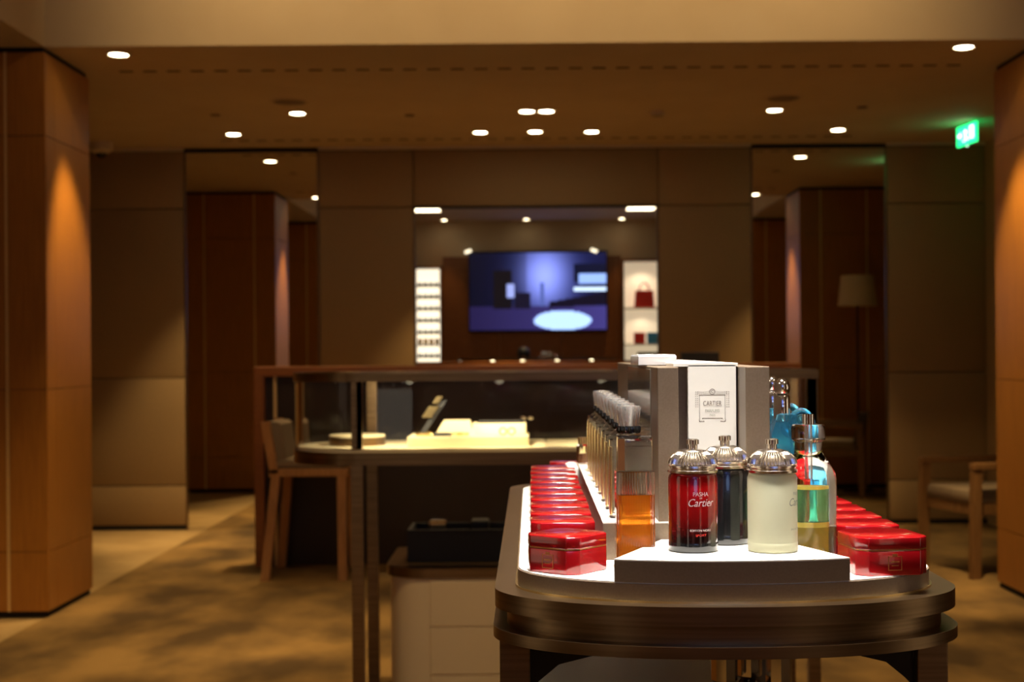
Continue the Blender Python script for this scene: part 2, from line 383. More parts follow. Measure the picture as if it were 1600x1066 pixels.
for zi, z in enumerate(shl):
    for xi in range(4):
        m = mustard if zi in (2,) else darkbox
        x = -1.78+.09*xi
        o = MB().box(-.033, .033, -.04, .04, 0, .045 if m is darkbox else .1, bev=.006).done('leather_case', m); o.location = (x, YR+.17, z+.0125)
        o['label'] = 'small dark leather case on a backlit shelf' if m is darkbox else 'mustard leather case on a backlit shelf'; o['category'] = 'case'
        o['group'] = 'dark cases in the backlit showcase' if m is darkbox else 'mustard cases in the backlit showcase'
cabinet('backlit showcase with handbags', 1.49, 2.07, .5, 2.75, [1.42, 2.0], glow2)
spot('added_niche_fill', (1.78, YR+.27, 2.72), (1.78, YR+.15, 1.2), 9, (1, .88, .7), 120, .6, .04, bpy.data.objects['lit_showcase.001'])  # both spots here are added fill so the handbags show bright
spot('added_niche_fill', (1.78, YR+.27, 1.96), (1.78, YR+.15, 1.0), 5, (1, .88, .7), 130, .6, .04, bpy.data.objects['lit_showcase.001'])
t = thing('handbag', 'red leather tote handbag on a lit shelf', 'handbag', (1.82, YR+.17, 2.013))
MB().prism([(-.16, 0), (.16, 0), (.14, .27), (-.14, .27)], -.06, .06, 'y').done('bag_body', bagred, t)
for s in (-1, 1): MB().tube([(.08*math.cos(a*math.pi/10), s*.05, .26+.14*math.sin(a*math.pi/10)) for a in range(11)], .007).done('handle', bagred, t)
for x, m, n in ((1.74, bagred, 'red'), (1.95, bagblue, 'blue')):
    t = thing('clutch_bag', n+' leather clutch standing on the lower lit shelf', 'handbag', (x, YR+.17, 1.433))
    MB().box(-.09, .09, -.04, .04, 0, .18, bev=.01).done('bag_body', m, t); MB().box(-.09, .09, .04, .05, .08, .18, bev=.004).done('flap', m, t)
for x, y0 in ((XL, .3), (XR, .3)):
    s = 1 if x < 0 else -1
    t = thing('side_showcase', 'tall lit showcase against the side wall '+('on the bar stool side' if s > 0 else 'on the armchair side'), 'showcase', (x, y0+.6, 0))
    MB().box(min(x, x+s*.03), max(x, x+s*.03), y0, y0+1.2, .4, 2.5).done('backlit_back', glow2, t, off=t.location)
    for y in (y0-.05, y0+1.2): MB().box(min(x, x+s*.4), max(x, x+s*.4), y, y+.05, 0, 2.6).done('side_panel', wood, t, off=t.location)
    for z in (.35, .9, 1.45, 2.0, 2.55): MB().box(min(x, x+s*.36), max(x, x+s*.36), y0, y0+1.2, z, z+.03).done('shelf', white, t, off=t.location)

# ---------------------------------------------------------------- wooden partition with dark panel
t = thing('partition_screen', 'dark wood framed partition behind the glass jewellery case', 'partition', (0, 8.85, 0)); of = t.location
MB().box(-1.715, 1.66, 8.78, 8.95, 1.175, 1.235, bev=.004).done('top_rail', railw, t, off=of)
for a, b in ((-1.715, -1.655), (1.6, 1.66)): MB().box(a, b, 8.78, 8.95, 0, 1.175, bev=.003).done('post', railw, t, off=of)
MB().box(-1.655, 1.6, 8.85, 8.88, 0, 1.175).done('dark_panel', mat('dark_panel', (.025, .012, .006), .4), t, off=of)
MB().box(-1.6, -1.583, 8.82, 8.84, 0, 1.175).done('brass_upright', gold, t, off=of)
o = MB().box(-.115, .115, -.05, .05, 0, .07, bev=.006).done('black_case', darkbox); o.location = (1.05, 8.86, 1.2355)
o['label'] = 'low black case lying on the partition rail'; o['category'] = 'case'

# ---------------------------------------------------------------- bar stool
t = thing('bar_stool', 'light wood bar stool with upholstered low back beside the glass case', 'stool', (-1.3, 8.5, 0))
for x0, x1, y in ((-.25, -.19, -.25), (-.25, -.19, .25), (.2, .19, -.25), (.2, .19, .25)):
    MB().beam((x0+.0, y*1.05, 0), (x1, y*.85, .62), .05, .05).done('leg', stoolw, t)
MB().box(-.23, .23, -.24, .24, .6, .645, bev=.004).done('seat_frame', stoolw, t)
MB().box(-.2, .22, -.23, .23, .645, .70, bev=.02).done('seat_cushion', cushion, t, 40)
for y in (-.215, .215): MB().beam((-.2, y, .62), (-.25, y, .92), .05, .05).done('back_post', stoolw, t)
MB().prism([(-.215, .7), (-.135, .7), (-.165, .9), (-.19, .915), (-.25, .915)], -.2, .2, 'y').done('backrest_cushion', cushion, t, 40)

# ---------------------------------------------------------------- armchair and floor lamp by the pillar
def armchair(label, x, y, rz):
    t = thing('armchair', label, 'armchair', (x, y, 0), rz)
    for sx in (-.28, .28):
        for sy in (-.27, .27): MB().beam((sx, sy*1.05, 0), (sx, sy, .62), .045, .055).done('leg', chairw, t)
        MB().box(sx-.03, sx+.03, -.3, .3, .62, .66, bev=.006).done('arm_rail', chairw, t)
    MB().box(-.25, .25, -.27, .27, .36, .42).done('seat_frame', chairw, t)
    MB().box(-.25, .25, -.28, .24, .42, .5, bev=.025).done('seat_cushion', cushion, t, 40)
    MB().prism([(.2, .45), (.28, .45), (.33, .74), (.26, .74)], -.25, .25, 'x').done('backrest', darkcush, t, 40)
armchair('low wooden armchair with dark back standing between pillar and mirror', 2.72, 8.45, math.radians(-75))
t = thing('floor_lamp', 'unlit floor lamp with pale tapered shade behind the pillar', 'lamp', (3.03, 8.2, 0))
MB().lathe([(.14, 0), (.14, .015), (.02, .03)], 32).done('base', black, t, 40)
MB().lathe([(.01, .02), (.01, 1.75)], 12).done('pole', black, t)
MB().ring([(math.cos(a*math.pi/20)*.178, math.sin(a*math.pi/20)*.178) for a in range(40)], [(math.cos(a*math.pi/20)*.174, math.sin(a*math.pi/20)*.174) for a in range(40)], 1.72, 2.0)
sh = MB(); n = 40
r0 = [sh.b.verts.new((math.cos(a*2*math.pi/n)*.18, math.sin(a*2*math.pi/n)*.18, 1.72)) for a in range(n)]
r1 = [sh.b.verts.new((math.cos(a*2*math.pi/n)*.15, math.sin(a*2*math.pi/n)*.15, 2.0)) for a in range(n)]
r2 = [sh.b.verts.new((math.cos(a*2*math.pi/n)*.147, math.sin(a*2*math.pi/n)*.147, 2.0)) for a in range(n)]
r3 = [sh.b.verts.new((math.cos(a*2*math.pi/n)*.177, math.sin(a*2*math.pi/n)*.177, 1.72)) for a in range(n)]
for A, B in ((r0, r1), (r1, r2), (r2, r3), (r3, r0)):
    for k in range(n): sh.b.faces.new((A[k], A[(k+1) % n], B[(k+1) % n], B[k]))
sh.done('lamp_shade', shade, t, 40)
for a in range(3): MB().tube([(0, 0, 1.75), (.149*math.cos(a*2.094), .149*math.sin(a*2.094), 1.98)], .003).done('shade_spoke', black, t)

# ---------------------------------------------------------------- glass jewellery case
ZB0, ZB1, ZT = .935, .99, 1.248
YF, YBk = 4.8, 5.3
t = thing('jewellery_case', 'long bronze framed glass jewellery case on slim legs', 'display case', (.1, 5.05, 0)); of = t.location
cx0, cx1 = -.592, .97
def case_outline(ins):
    pts = [(cx1-ins, YF+ins), (cx1-ins, YBk-ins)]; r = (YBk-YF)/2-ins
    for k in range(17):
        a = math.pi/2+math.pi*k/16; pts.append((cx0+1.0*r*math.cos(a), 5.05+r*math.sin(a)))
    return pts
MB().prism(case_outline(0), ZB0, ZB1-.012).done('base_tray', bronze, t, 40, off=of)
MB().prism(case_outline(.012), ZB1-.012, ZB1).done('white_deck', padw, t, 40, off=of)
MB().ring(case_outline(0), case_outline(.03), ZT-.03, ZT).done('top_rail', bronze, t, 40, off=of)
MB().prism(case_outline(.03), ZT-.012, ZT-.006).done('glass_top', pane, t, 40, off=of)
po = case_outline(.006); pi_ = case_outline(.012)
MB().ring(po, pi_, ZB1, ZT-.03).done('glass_wall', pane, t, 40, off=of)
for x in (cx0, cx1-.02):
    for y in (YF+.02, YBk-.02):
        MB().box(x-.02, x+.02, y-.018, y+.018, 0, ZB0).done('leg', bronze, t, off=of)
        MB().box(x-.018, x+.018, y-.014, y+.014, ZB1, ZT-.03).done('corner_post', bronze, t, off=of)
MB().box(.045, .05, YF+.03, YBk-.03, ZB1, ZT-.03).done('glass_divider', pane, t, off=of)
t = thing('round_display_drum', 'low round cream drum inside the rounded case end', 'display stand', (-.62, 5.05, ZB1))
MB().lathe([(.1, 0), (.1, .03)], 40).done('drum_side', bronze, t, 40); MB().lathe([(.1, .03), (.098, .036)], 40).done('drum_top', padw, t, 40)
t = thing('jewellery_tray', 'cream leather tray of watches and bracelets inside the glass case', 'tray', (-.22, 5.0, ZB1))
MB().box(-.21, .21, -.1, .12, .0004, .035, bev=.003).done('tray_base', padw, t)
MB().box(.01, .2, 0, .11, .035, .075, bev=.003).done('flat_block', padw, t)
MB().prism([(-.12, .035), (.02, .035), (0, .085), (-.09, .085)], -.02, .1, 'y').done('wedge_block', padw, t)
MB().box(.03, .19, .02, .1, .075, .083).done('dark_insert', darkbox, t)
o = thing('wrist_watch', 'gold watch on a tilted dark strap stand', 'watch', (-.36, 5.05, ZB1+.0355))
MB().beam((-.03, 0, 0), (.05, 0, .12), .02, .03).done('strap', darkbox, o)
MB().beam((-.012, -.02, .06), (.015, -.02, .1), .035, .014).done('watch_case', brass, o); MB().beam((.02, -.018, .11), (.036, -.018, .135), .022, .014).done('watch_clasp', brass, o)
for i, x in enumerate((-.37, -.31, -.25)):
    o = MB().tube([(.028*math.cos(a*math.pi/10), .02*math.sin(a*math.pi/10), 0) for a in range(21)], .006).done('bracelet', (brass, darkbox, brass)[i]); o.location = (x, 4.94, ZB1+.041)
    o['label'] = ('gold bracelet lying at the end of the cream tray', 'dark bracelet lying between two gold ones', 'gold bracelet lying beside the wedge block')[i]; o['category'] = 'bracelet'
for i, x in enumerate((-.1, -.07)):
    o = MB().tube([(.012*math.cos(a*math.pi/8), 0, .012*math.sin(a*math.pi/8)) for a in range(17)], .003).done('ring', brass); o.location = (x, 4.93, ZB1+.05)
    o['label'] = 'small gold ring standing in the cream tray'; o['category'] = 'ring'; o['group'] = 'gold rings in the tray'
for i, x in enumerate((-.03, -.004)):
    o = MB().lathe([(.006, 0), (.012, .006), (.006, .013)], 20).done('pearl_earring', chrome, None, 60); o.location = (x, 5.05, ZB1+.0835)
    o['label'] = 'bright stud earring on the dark insert'; o['category'] = 'earring'; o['group'] = 'stud earrings'
for x in (-.45, -.1, .3, .7): spot('case_light', (x, YF+.06, ZT-.04), (x, 5.1, ZB1), 7.5, (1, .84, .55), 140, .6, .02, bpy.data.objects['jewellery_case'])

# ---------------------------------------------------------------- cream drawer cabinet under the case
t = thing('drawer_cabinet', 'cream drawer cabinet with rounded end and bronze top under the glass case', 'cabinet', (.2, 5.4, 0)); of = t.location
def cab_outline(ins, x0=-.545, x1=.922, y0=5.16, y1=5.75, r=.16):
    pts = [(x1-ins, y0+ins), (x1-ins, y1-ins), (x0+ins, y1-ins)]
    for k in range(11):
        a = math.pi+math.pi/2*k/10; pts.append((x0+r+(r-ins)*math.cos(a), y0+r+(r-ins)*math.sin(a)))
    return pts
MB().prism(cab_outline(.014), 0, .495).done('body', cream, t, 40, off=of)
MB().prism(cab_outline(0), .495, .53).done('bronze_top', bronze, t, 40, off=of)
for xa, xb in ((-.375, .28), (.285, .905)):
    for za, zb in ((.02, .14), (.145, .315), (.32, .485)):
        MB().box(xa, xb, 5.166, 5.176, za, zb, bev=.002).done('drawer_front', cream, t, off=of)
t = thing('charcoal_box', 'open charcoal leather box on the cream cabinet', 'box', (-.22, 5.45, .5305))
for a in ((-.25, .25, -.12, -.105), (-.25, .25, .105, .12), (-.25, -.235, -.105, .105), (.235, .25, -.105, .105)):
    MB().box(a[0], a[1], a[2], a[3], 0, .12).done('side', darkbox, t)
MB().box(-.235, .235, -.105, .105, 0, .07).done('inner_tray', darkbox, t)
for i, (x, m, n) in enumerate(((-.36, chrome, 'silver'), (-.2, darkbox, 'black'), (-.05, chrome, 'silver'))):
    o = MB().box(-.035, .035, -.04, .04, 0, .075, bev=.008).done('gift_case', m); o.location = (x, 5.45, .601)
    o['label'] = n+' gift case inside the charcoal box' + ('' if n == 'black' else ', beside the black one'); o['category'] = 'case'; o['group'] = 'cases in the charcoal box'

# ================================================================ FOREGROUND: perfume display table
CX = .225
def table_outline(w, b, y0, y1, n=28):
    pts = []
    for k in range(-n, n+1):
        a = math.pi/2*k/n; x = w*math.sin(a); q = abs(math.sin(a))**2.2
        pts.append((CX+x, y0+b*(1-math.sqrt(max(0, 1-q)))))
    for k in range(n, -n-1, -1):
        a = math.pi/2*k/n; x = w*math.sin(a); q = abs(math.sin(a))**2.2
        pts.append((CX+x, y1-b*(1-math.sqrt(max(0, 1-q)))))
    return pts
def zz(drop): return HC-drop
t = thing('display_table', 'bronze rimmed oval display table carrying the perfume stand', 'table', (CX, 2.3, 0)); of = t.location
MB().prism(table_outline(.27, .15, 1.531, 3.05), zz(.298), zz(.277)).done('top_rim', bronze, t, 30, off=of)
MB().prism(table_outline(.256, .145, 1.545, 3.036), zz(.320), zz(.298)).done('recessed_band', bronze, t, 30, off=of)
MB().prism(table_outline(.272, .15, 1.529, 3.052), zz(.333), zz(.320)).done('lower_rim', bronze, t, 30, off=of)
for sx in (-1, 1):
    for y in (1.70, 2.86):
        x = CX+sx*.247; MB().box(x-.018, x+.018, y-.02, y+.02, 0, zz(.333), bev=.002).done('leg', bronze, t, off=of)
    pts = [(.235, -.333), (.1, -.333), (.142, -.36), (.195, -.373), (.218, -.392), (.235, -.41)]
    MB().prism([(CX+sx*p[0], HC+p[1]) for p in pts], 1.695, 1.705, 'y').done('corner_bracket', black, t, off=of)
MB().prism(table_outline(.24, .14, 1.72, 2.86), .70, .72).done('lower_shelf', black, t, 30, off=of)

tr = thing('display_tray', 'rounded taupe tray with white top carrying the red boxes', 'display stand', (CX, 2.2, zz(.277))); of = tr.location
TZ = zz(.255)
MB().prism(table_outline(.246, .142, 1.551, 2.80), zz(.277), zz(.2745)).done('brass_line', brass, tr, 30, off=of)
MB().prism(table_outline(.243, .14, 1.553, 2.79), zz(.2745), TZ-.0015).done('tray_body', taupe, tr, 30, off=of)
MB().prism(table_outline(.2415, .139, 1.5548, 2.788), TZ-.0015, TZ).done('white_top', white, tr, 30, off=of)
def front_arc(x0, x1, y0, n=20):
    out = []
    for k in range(n+1):
        x = x0+(x1-x0)*k/n; q = (abs(x-CX)/.243)**2.2
        out.append((x, y0+.14*(1-math.sqrt(max(0, 1-q)))))
    return out
pl = front_arc(.09, .350, 1.5525) + [(.292, 1.733), (.157, 1.733)]
tr = thing('front_plinth', 'wedge-shaped taupe plinth with white top under the ribbed bottles', 'display stand', (CX, 1.64, TZ)); of = tr.location
MB().prism(pl, TZ, zz(.2315)).done('plinth_body', taupe, tr, 30, off=of)
MB().prism(pl, zz(.2315), zz(.23)).done('plinth_top', white, tr, 30, off=of)
BZ = zz(.209)
tr = thing('riser_bench', 'long white-topped riser bench under the golden and blue bottles', 'display stand', (CX, 2.2, TZ)); of = tr.location
MB().box(.086, .364, 1.735, 2.67, TZ, BZ-.0015).done('bench_body', taupe, tr, off=of)
MB().box(.086, .364, 1.735, 2.67, BZ-.0015, BZ).done('bench_top', white, tr, off=of)
MB().box(.063, .0855, 2.60, 2.70, TZ, BZ, bev=.006).done('bench_end', white, tr, off=of)

tw = thing('display_tower', 'tall taupe display tower with a white printed card panel', 'display stand', (.222, 2.1, BZ)); of = tw.location
ZTW = zz(.02)
for a, b, n in ((.1538, .1795, 'column'), (.2615, .291, 'column')):
    MB().box(a, b, 1.737, 2.53, BZ, ZTW, bev=.0012).done(n, taupe, tw, off=of)
MB().box(.1525, .1538, 1.83, 2.25, BZ+.01, ZTW-.004).done('side_mirror', mat('smoked_mirror', (.5, .46, .4), .12, .8), tw, off=of)
MB().box(.1797, .2613, 1.816, 2.53, BZ, ZTW).done('core', taupe, tw, off=of)
MB().box(.1797, .2613, 1.80, 2.53, ZTW, ZTW+.004).done('white_top', white, tw, off=of)
cardo = MB().box(.198, .2590, 1.800, 1.812, BZ, ZTW+.002, bev=.0006).done('card_panel', white, tw, off=of)
# print on the card: frame with garland, three lines of lettering
pr = MB(); yc = 1.7999; kc = F/1.8
def CP(px, py):
    u = px-VX; v = VY-py; return (u+ROLL*v)/kc, HC+(v-ROLL*u)/kc
ccx, ccz = CP(1113, 636)
def prect(x0, z0, x1, z1): pr.prism([(x0, z0), (x1, z0), (x1, z1), (x0, z1)], yc, yc+.0007, 'y')
hw, hh, th = .0165, .0155, .0006
prect(ccx-hw, ccz-hh, ccx-hw+th, ccz+hh); prect(ccx+hw-th, ccz-hh, ccx+hw, ccz+hh)
prect(ccx-hw, ccz+hh-th, ccx+hw, ccz+hh); prect(ccx-hw*.75, ccz-hh+.001, ccx+hw*.75, ccz-hh+.001+th)
for s in (-1, 1):
    prect(ccx+s*hw*.75-.0004, ccz-hh, ccx+s*hw*.75+.0004, ccz-hh+.0016)
    for k in range(3): prect(ccx+s*(hw-.001-.0022*k)-.0007, ccz-hh-.0035, ccx+s*(hw-.001-.0022*k)+.0007, ccz-hh-.002)
    prect(ccx+s*hw-.0004, ccz-hh-.003, ccx+s*hw+.0004, ccz-hh)
    for k in range(8):
        for q in (-1, 1):
            z = ccz+hh+.0035-.0027*k; x = ccx+s*(hw+.0032)+q*.0012
            pr.prism([(x-.0007, z), (x, z+.0005), (x+.0007, z+.0003), (x, z-.0003)], yc, yc+.0007, 'y')
    for k in range(7):
        x = ccx+s*(.0045+.0022*k)
        for q in (-1, 1):
            z = ccz+hh+.0032+q*.001-.0010*math.sin(k*.5)
            pr.prism([(x-.0006, z-.0002), (x, z+.0003), (x+.0006, z+.0002), (x, z-.0003)], yc, yc+.0007, 'y')
for k in range(14):
    a = 2*math.pi*k/14; x = ccx+.0032*math.cos(a); z = ccz+hh+.0038+.0034*math.sin(a); prect(x-.0005, z-.0005, x+.0005, z+.0005)
for bdy, sz, dz, sx, mm in (('CARTIER', .0088, .0015, .68, ink), ('PARFUMS', .0052, -.0065, .85, greyink), ('PARIS', .0036, -.0115, .8, greyink)):
    V, Fc = text_geo(bdy, sz, 0, sx); q = MB(); add_flat(q, V, Fc, lambda x, y, dz=dz: (ccx+x, yc-.0001, ccz+dz+y)); q.done('lettering', mm, cardo, off=of)
V, Fc = text_geo('C', .005, 0, 1); add_flat(pr, V, Fc, lambda x, y: (ccx+x, yc-.0001, ccz+hh+.0022+y))
pr.done('printed_frame', ink, cardo, off=of)
t = thing('acrylic_block', 'clear acrylic block lying on top of the display tower', 'acrylic block', (.1685, 1.975, ZTW))
MB().box(-.0255, .0255, -.075, .075, .0005, .0135, bev=.001).done('block', acrylic, t); MB().box(-.024, .024, -.073, .073, .0135, .0150).done('white_face', white, t)

# ---------------------------------------------------------------- red boxes
def red_box(label, loc, rz=0, group=None, w=.082, h=.043, ch=.012):
    t = thing('red_box', label, 'box', loc, rz, group); a = w/2
    o = lambda s: [(-a+ch, -a), (a-ch, -a), (a, -a+ch), (a, a-ch), (a-ch, a), (-a+ch, a), (-a, a-ch), (-a, -a+ch)]
    for nm, z0, z1 in (('body', 0, h*.66), ('lid', h*.68, h)):
        m = MB().prism(o(0), z0, z1)
        bmesh.ops.bevel(m.b, geom=[e for e in m.b.edges], offset=.0014, segments=2, profile=.5, affect='EDGES')
        po_ = m.done(nm, red, t, 50)
        if nm == 'body': body_ = po_
    MB().prism([(p[0]*.985, p[1]*.985) for p in o(0)], h*.64, h*.7).done('seam', crest, t)
    c = MB()
    for x0, z0, x1, z1 in ((-.008, .006, -.0072, .022), (.0072, .006, .008, .022), (-.008, .0212, .008, .022), (-.008, .006, .008, .0068), (-.005, .015, .005, .0165), (-.004, .011, .004, .012), (-.003, .0225, .003, .0245)):
        c.box(x0, x1, -a-.0004, -a+.0005, z0, z1)
    c.done('crest', crest, body_)
    return t
b0 = red_box('red lacquered box turned corner-on at the end of its row beside the amber bottle', (X(884, 1.665), 1.665, TZ), math.radians(-38), w=.076)
base = red_box('red lacquered box in the row alongside the tall gold bottles', (.038, 1.80, TZ), 0, 'red boxes by the gold bottles', w=.08)
base['label'] = 'red lacquered box directly behind the corner-on red box'
for k in range(1, 10): dup(base, (.038+random.uniform(-.001, .001), 1.80+.0915*k, TZ), random.uniform(-.02, .02), 'red lacquered box in the row alongside the tall gold bottles')
red_box('red lacquered box set apart at the far end of the tray', (.064, 2.745, TZ), 0, None, w=.06)
rb = red_box('red lacquered box at the near end of the row beside the round clear bottle', (.402, 1.64, TZ), math.radians(7), None, w=.084)
base2 = red_box('red lacquered box in the row behind the round clear bottle', (.403, 1.745, TZ), 0, 'red boxes behind the round bottle', w=.08)
for k in range(1, 9): dup(base2, (.403, 1.745+.085*k, TZ), random.uniform(-.02, .02))

# ---------------------------------------------------------------- ribbed round bottles with domed silver caps
def pasha(label, x, y, z, bm_, texts, turn=0, tm=whiteink):
    t = thing('perfume_bottle', label, 'perfume bottle', (x, y, z)); r = .0283
    prof = [(r*.9, 0), (r, .003), (r, .084), (r*.95, .088), (r*.85, .09)]
    bb_ = MB().lathe(prof, 256, ribs=64, amp=.010, rib_z=(.0125, .0831)).done('bottle_body', bm_, t, 30)
    MB().lathe([(r*.965, .0005), (r*1.01, .003), (r*1.01, .0105), (r*.99, .012)], 64).done('base_ring', {redbot: blackgl}.get(bm_, bm_), t, 40)
    MB().lathe([(r*.88, .089), (r*1.02, .0905), (r*1.03, .093), (r*.94, .0945), (r*.94, .0955), (r*1.0, .097), (r*.99, .0985), (r*.9, .0995)], 64).done('collar', capmetal, t, 50)
    MB().lathe([(r*.9, .099), (r*.97, .1003), (r*.95, .1035), (r*.88, .1075), (r*.76, .1112), (r*.6, .1143)], 176, ribs=44, amp=.05).done('ribbed_dome', capmetal, t, 12)
    MB().lathe([(r*.62, .1132), (r*.6, .1148), (r*.35, .1168), (r*.2, .1172)], 48).done('dome_top', capmetal, t, 60)
    MB().lathe([(r*.2, .1165), (r*.2, .122), (r*.26, .1225), (r*.26, .1275), (r*.2, .1285)], 32).done('cap_button', capmetal, t, 40)
    for body, size, zz_, shear, sx in texts:
        V, Fc = text_geo(body, size, shear, sx); q = MB(); R = r*1.018
        def f(px, py, zz_=zz_):
            a = -math.pi/2+turn+px/R; return (R*math.cos(a), R*math.sin(a), zz_+py)
        add_flat(q, V, Fc, f); q.done('lettering', tm, bb_)
    return t
PZ = zz(.23)
pasha('ribbed perfume bottle fading from red to black with white lettering', X(1081, 1.637), 1.637, PZ, redbot,
      [('PASHA', .0068, .065, 0, .9), ('DE', .0025, .062, 0, 1), ('Cartier', .0125, .0535, .35, .85), ('EDITION NOIRE', .0034, .025, 0, 1.05)], turn=.2)
q = bpy.data.objects['perfume_bottle']
V, Fc = text_geo('SPORT', .0034, 0, 1.3); m = MB(); R = .0283*1.018
add_flat(m, V, Fc, lambda px, py: (R*math.cos(-math.pi/2+.2+px/R), R*math.sin(-math.pi/2+.2+px/R), .0195+py)); m.done('lettering', bagred, [c_ for c_ in q.children if c_.name.startswith('bottle_body')][0])
pasha('ribbed black perfume bottle standing behind the red and frosted ones', X(1131, 1.702), 1.700, PZ, blackgl, [])
pasha('ribbed frosted pale yellow perfume bottle with silver dome cap', X(1205, 1.63), 1.63, PZ, frosted,
      [('PASHA', .0058, .065, 0, .9), ('Cartier', .0125, .0535, .35, .85), ('EAU DE TOILETTE', .003, .026, 0, 1.0)], turn=1.05, tm=greyink)

# ---------------------------------------------------------------- amber fluted bottle
def rrect(hx, hy, r, n=6):
    pts = []
    for cx_, cy_, a0 in ((hx-r, hy-r, 0), (-hx+r, hy-r, 90), (-hx+r, -hy+r, 180), (hx-r, -hy+r, 270)):
        for k in range(n+1):
            a = math.radians(a0+90*k/n); pts.append((cx_+r*math.cos(a), cy_+r*math.sin(a)))
    return pts
t = thing('perfume_bottle', 'tall fluted clear bottle half full of amber liquid', 'perfume bottle', (.121, 1.682, TZ))
fl_ = [(.0225, .018), (-.0225, .018), (-.0225, -.016), (-.0205, -.018)] + [(-.0195+.039*k/78, -.018-.0005*(1-math.cos(2*math.pi*k/6))) for k in range(79)] + [(.0205, -.018), (.0225, -.016)]
fb_ = MB().prism(fl_, 0, .113).done('glass_body', glass, t, 30)
MB().prism(rrect(.0195, .015, .004), .008, .086).done('amber_liquid', amber, t, 30)
MB().prism(rrect(.0205, .016, .003), .1135, .154).done('clear_cap', glass, t, 30)
MB().box(-.0203, -.0125, -.0165, -.0161, .115, .152).done('brown_label', brown, t)

# ---------------------------------------------------------------- row of tall gold bottles
t = thing('perfume_bottle', 'tall flat golden perfume bottle with clear stopper in the bench row', 'perfume bottle', (.122, 1.79, BZ), 0, 'golden bottles on the bench')
MB().prism(rrect(.0245, .0125, .005), 0, .098).done('glass_body', glass, t, 30)
MB().prism(rrect(.021, .0095, .004), .006, .09).done('golden_liquid', goldliq, t, 30)
for s in (-1, 1): MB().box(s*.0235-.0018, s*.0235+.0018, -.0128, .0128, .004, .09, bev=.001).done('gold_edge', brass, t)
MB().lathe([(.02, .098), (.013, .104), (.011, .107)], 32).done('shoulder', glass, t, 40)
MB().lathe([(.0135, .106), (.0145, .109), (.0145, .113), (.0135, .115)], 48, ribs=16, amp=.06).done('black_collar', blackgl, t, 30)
MB().lathe([(.0125, .115), (.0135, .12), (.0155, .136), (.0145, .14), (.004, .141)], 32).done('stopper', stopm, t, 40)
gb = t
for k in range(1, 8): lastb = dup(gb, (.122, 1.79+.098*k, BZ))
lastb['label'] = 'tall flat golden perfume bottle beside the small brown tester bottle'
gb['label'] = 'tall flat golden perfume bottle right behind the amber fluted bottle'
t = thing('small_bottle', 'small clear tester bottle with brown liquid at the bench end', 'perfume bottle', (.094, 2.64, BZ))
MB().lathe([(.011, 0), (.0115, .034), (.009, .037)], 32).done('glass_body', glass, t, 40); MB().lathe([(.0088, .003), (.0088, .02)], 24).done('brown_liquid', brown, t, 40)
MB().lathe([(.0085, .037), (.0085, .05)], 24).done('cap', brass, t, 40)

# ---------------------------------------------------------------- round clear bottle
t = thing('perfume_bottle', 'round clear flask with wide glass stopper and yellow-green liquid', 'perfume bottle', (X(1262, 1.70), 1.70, TZ)); r = .0325
MB().lathe([(r*.95, 0), (r, .003), (r, .1), (r*.97, .108), (r*.75, .12), (r*.55, .13), (r*.5, .134), (r*.5, .145)], 64).done('glass_body', glass, t, 40)
MB().lathe([(r*.46, .006), (r*.5, .01), (r*.5, .045)], 64).done('olive_liquid', olive, t, 40)
MB().lathe([(r*.5, .0452), (r*.5, .051)], 64).done('yellow_band', yellow, t, 40)
MB().lathe([(r*.5, .0512), (r*.5, .089)], 64).done('green_liquid', mat('green_liquid', (.35, .8, .35), .05, 0, .8, 1.35), t, 40)
MB().lathe([(r*.5, .0892), (r*.5, .0925)], 64).done('yellow_band', yellow, t, 40)
MB().lathe([(r*.54, .1455), (r*.62, .148), (r*.62, .163), (r*.56, .166)], 48).done('glass_stopper', glass, t, 40)
MB().lathe([(r*.1, .1), (r*.1, .166)], 24).done('inner_tube', stopm, t, 40)
MB().lathe([(r*.22, .1662), (r*.22, .178)], 24).done('cap_button', chrome, t, 40)

# ---------------------------------------------------------------- sculpted blue bottles
def blue_bottle(label, x, y, z):
    t = thing('blue_bottle', label, 'perfume bottle', (x, y, z))
    MB().prism([(-.022, 0), (.022, 0), (.024, .05), (.018, .1), (.012, .125), (-.012, .125), (-.02, .1), (-.024, .05)], -.016, .016, 'y').done('glass_body', blueg, t, 30)
    MB().tube([(.021+.0135*math.cos(a*math.pi/10), 0, .108+.02*math.sin(a*math.pi/10)) for a in range(21)], .0055, 10).done('glass_loop', blueg, t, 60)
    MB().lathe([(.009, .115), (.0105, .118), (.0105, .148), (.009, .15)], 32, (-.004, 0, 0)).done('chrome_sleeve', chrome, t, 40)
    MB().lathe([(.006, .15), (.0095, .153), (.011, .16), (.009, .168), (.004, .172)], 32, (-.004, 0, 0)).done('chrome_ball', chrome, t, 60)
    return t
blue_bottle('sculpted blue glass bottle with chrome ball cap beside the tower', X(1226, 1.86), 1.86, BZ)
blue_bottle('sculpted blue glass bottle half hidden behind the tower', X(1214, 2.02)-.002, 2.03, BZ)

# ---------------------------------------------------------------- bottles on the lower shelf
for i, (x, y, hgt) in enumerate(((.275, 2.05, .165), (.315, 2.08, .17), (.35, 2.03, .16))):
    t = thing('shelf_bottle', 'clear faceted bottle on the lower shelf under the table', 'perfume bottle', (x, y, .7205), 0, 'bottles on the lower shelf')
    MB().lathe([(.02, 0), (.022, .005), (.022, .1), (.012, .115)], 8).done('glass_body', glass, t); MB().lathe([(.012, .115), (.019, .12), (.019, hgt)], 8).done('stopper', chrome, t)

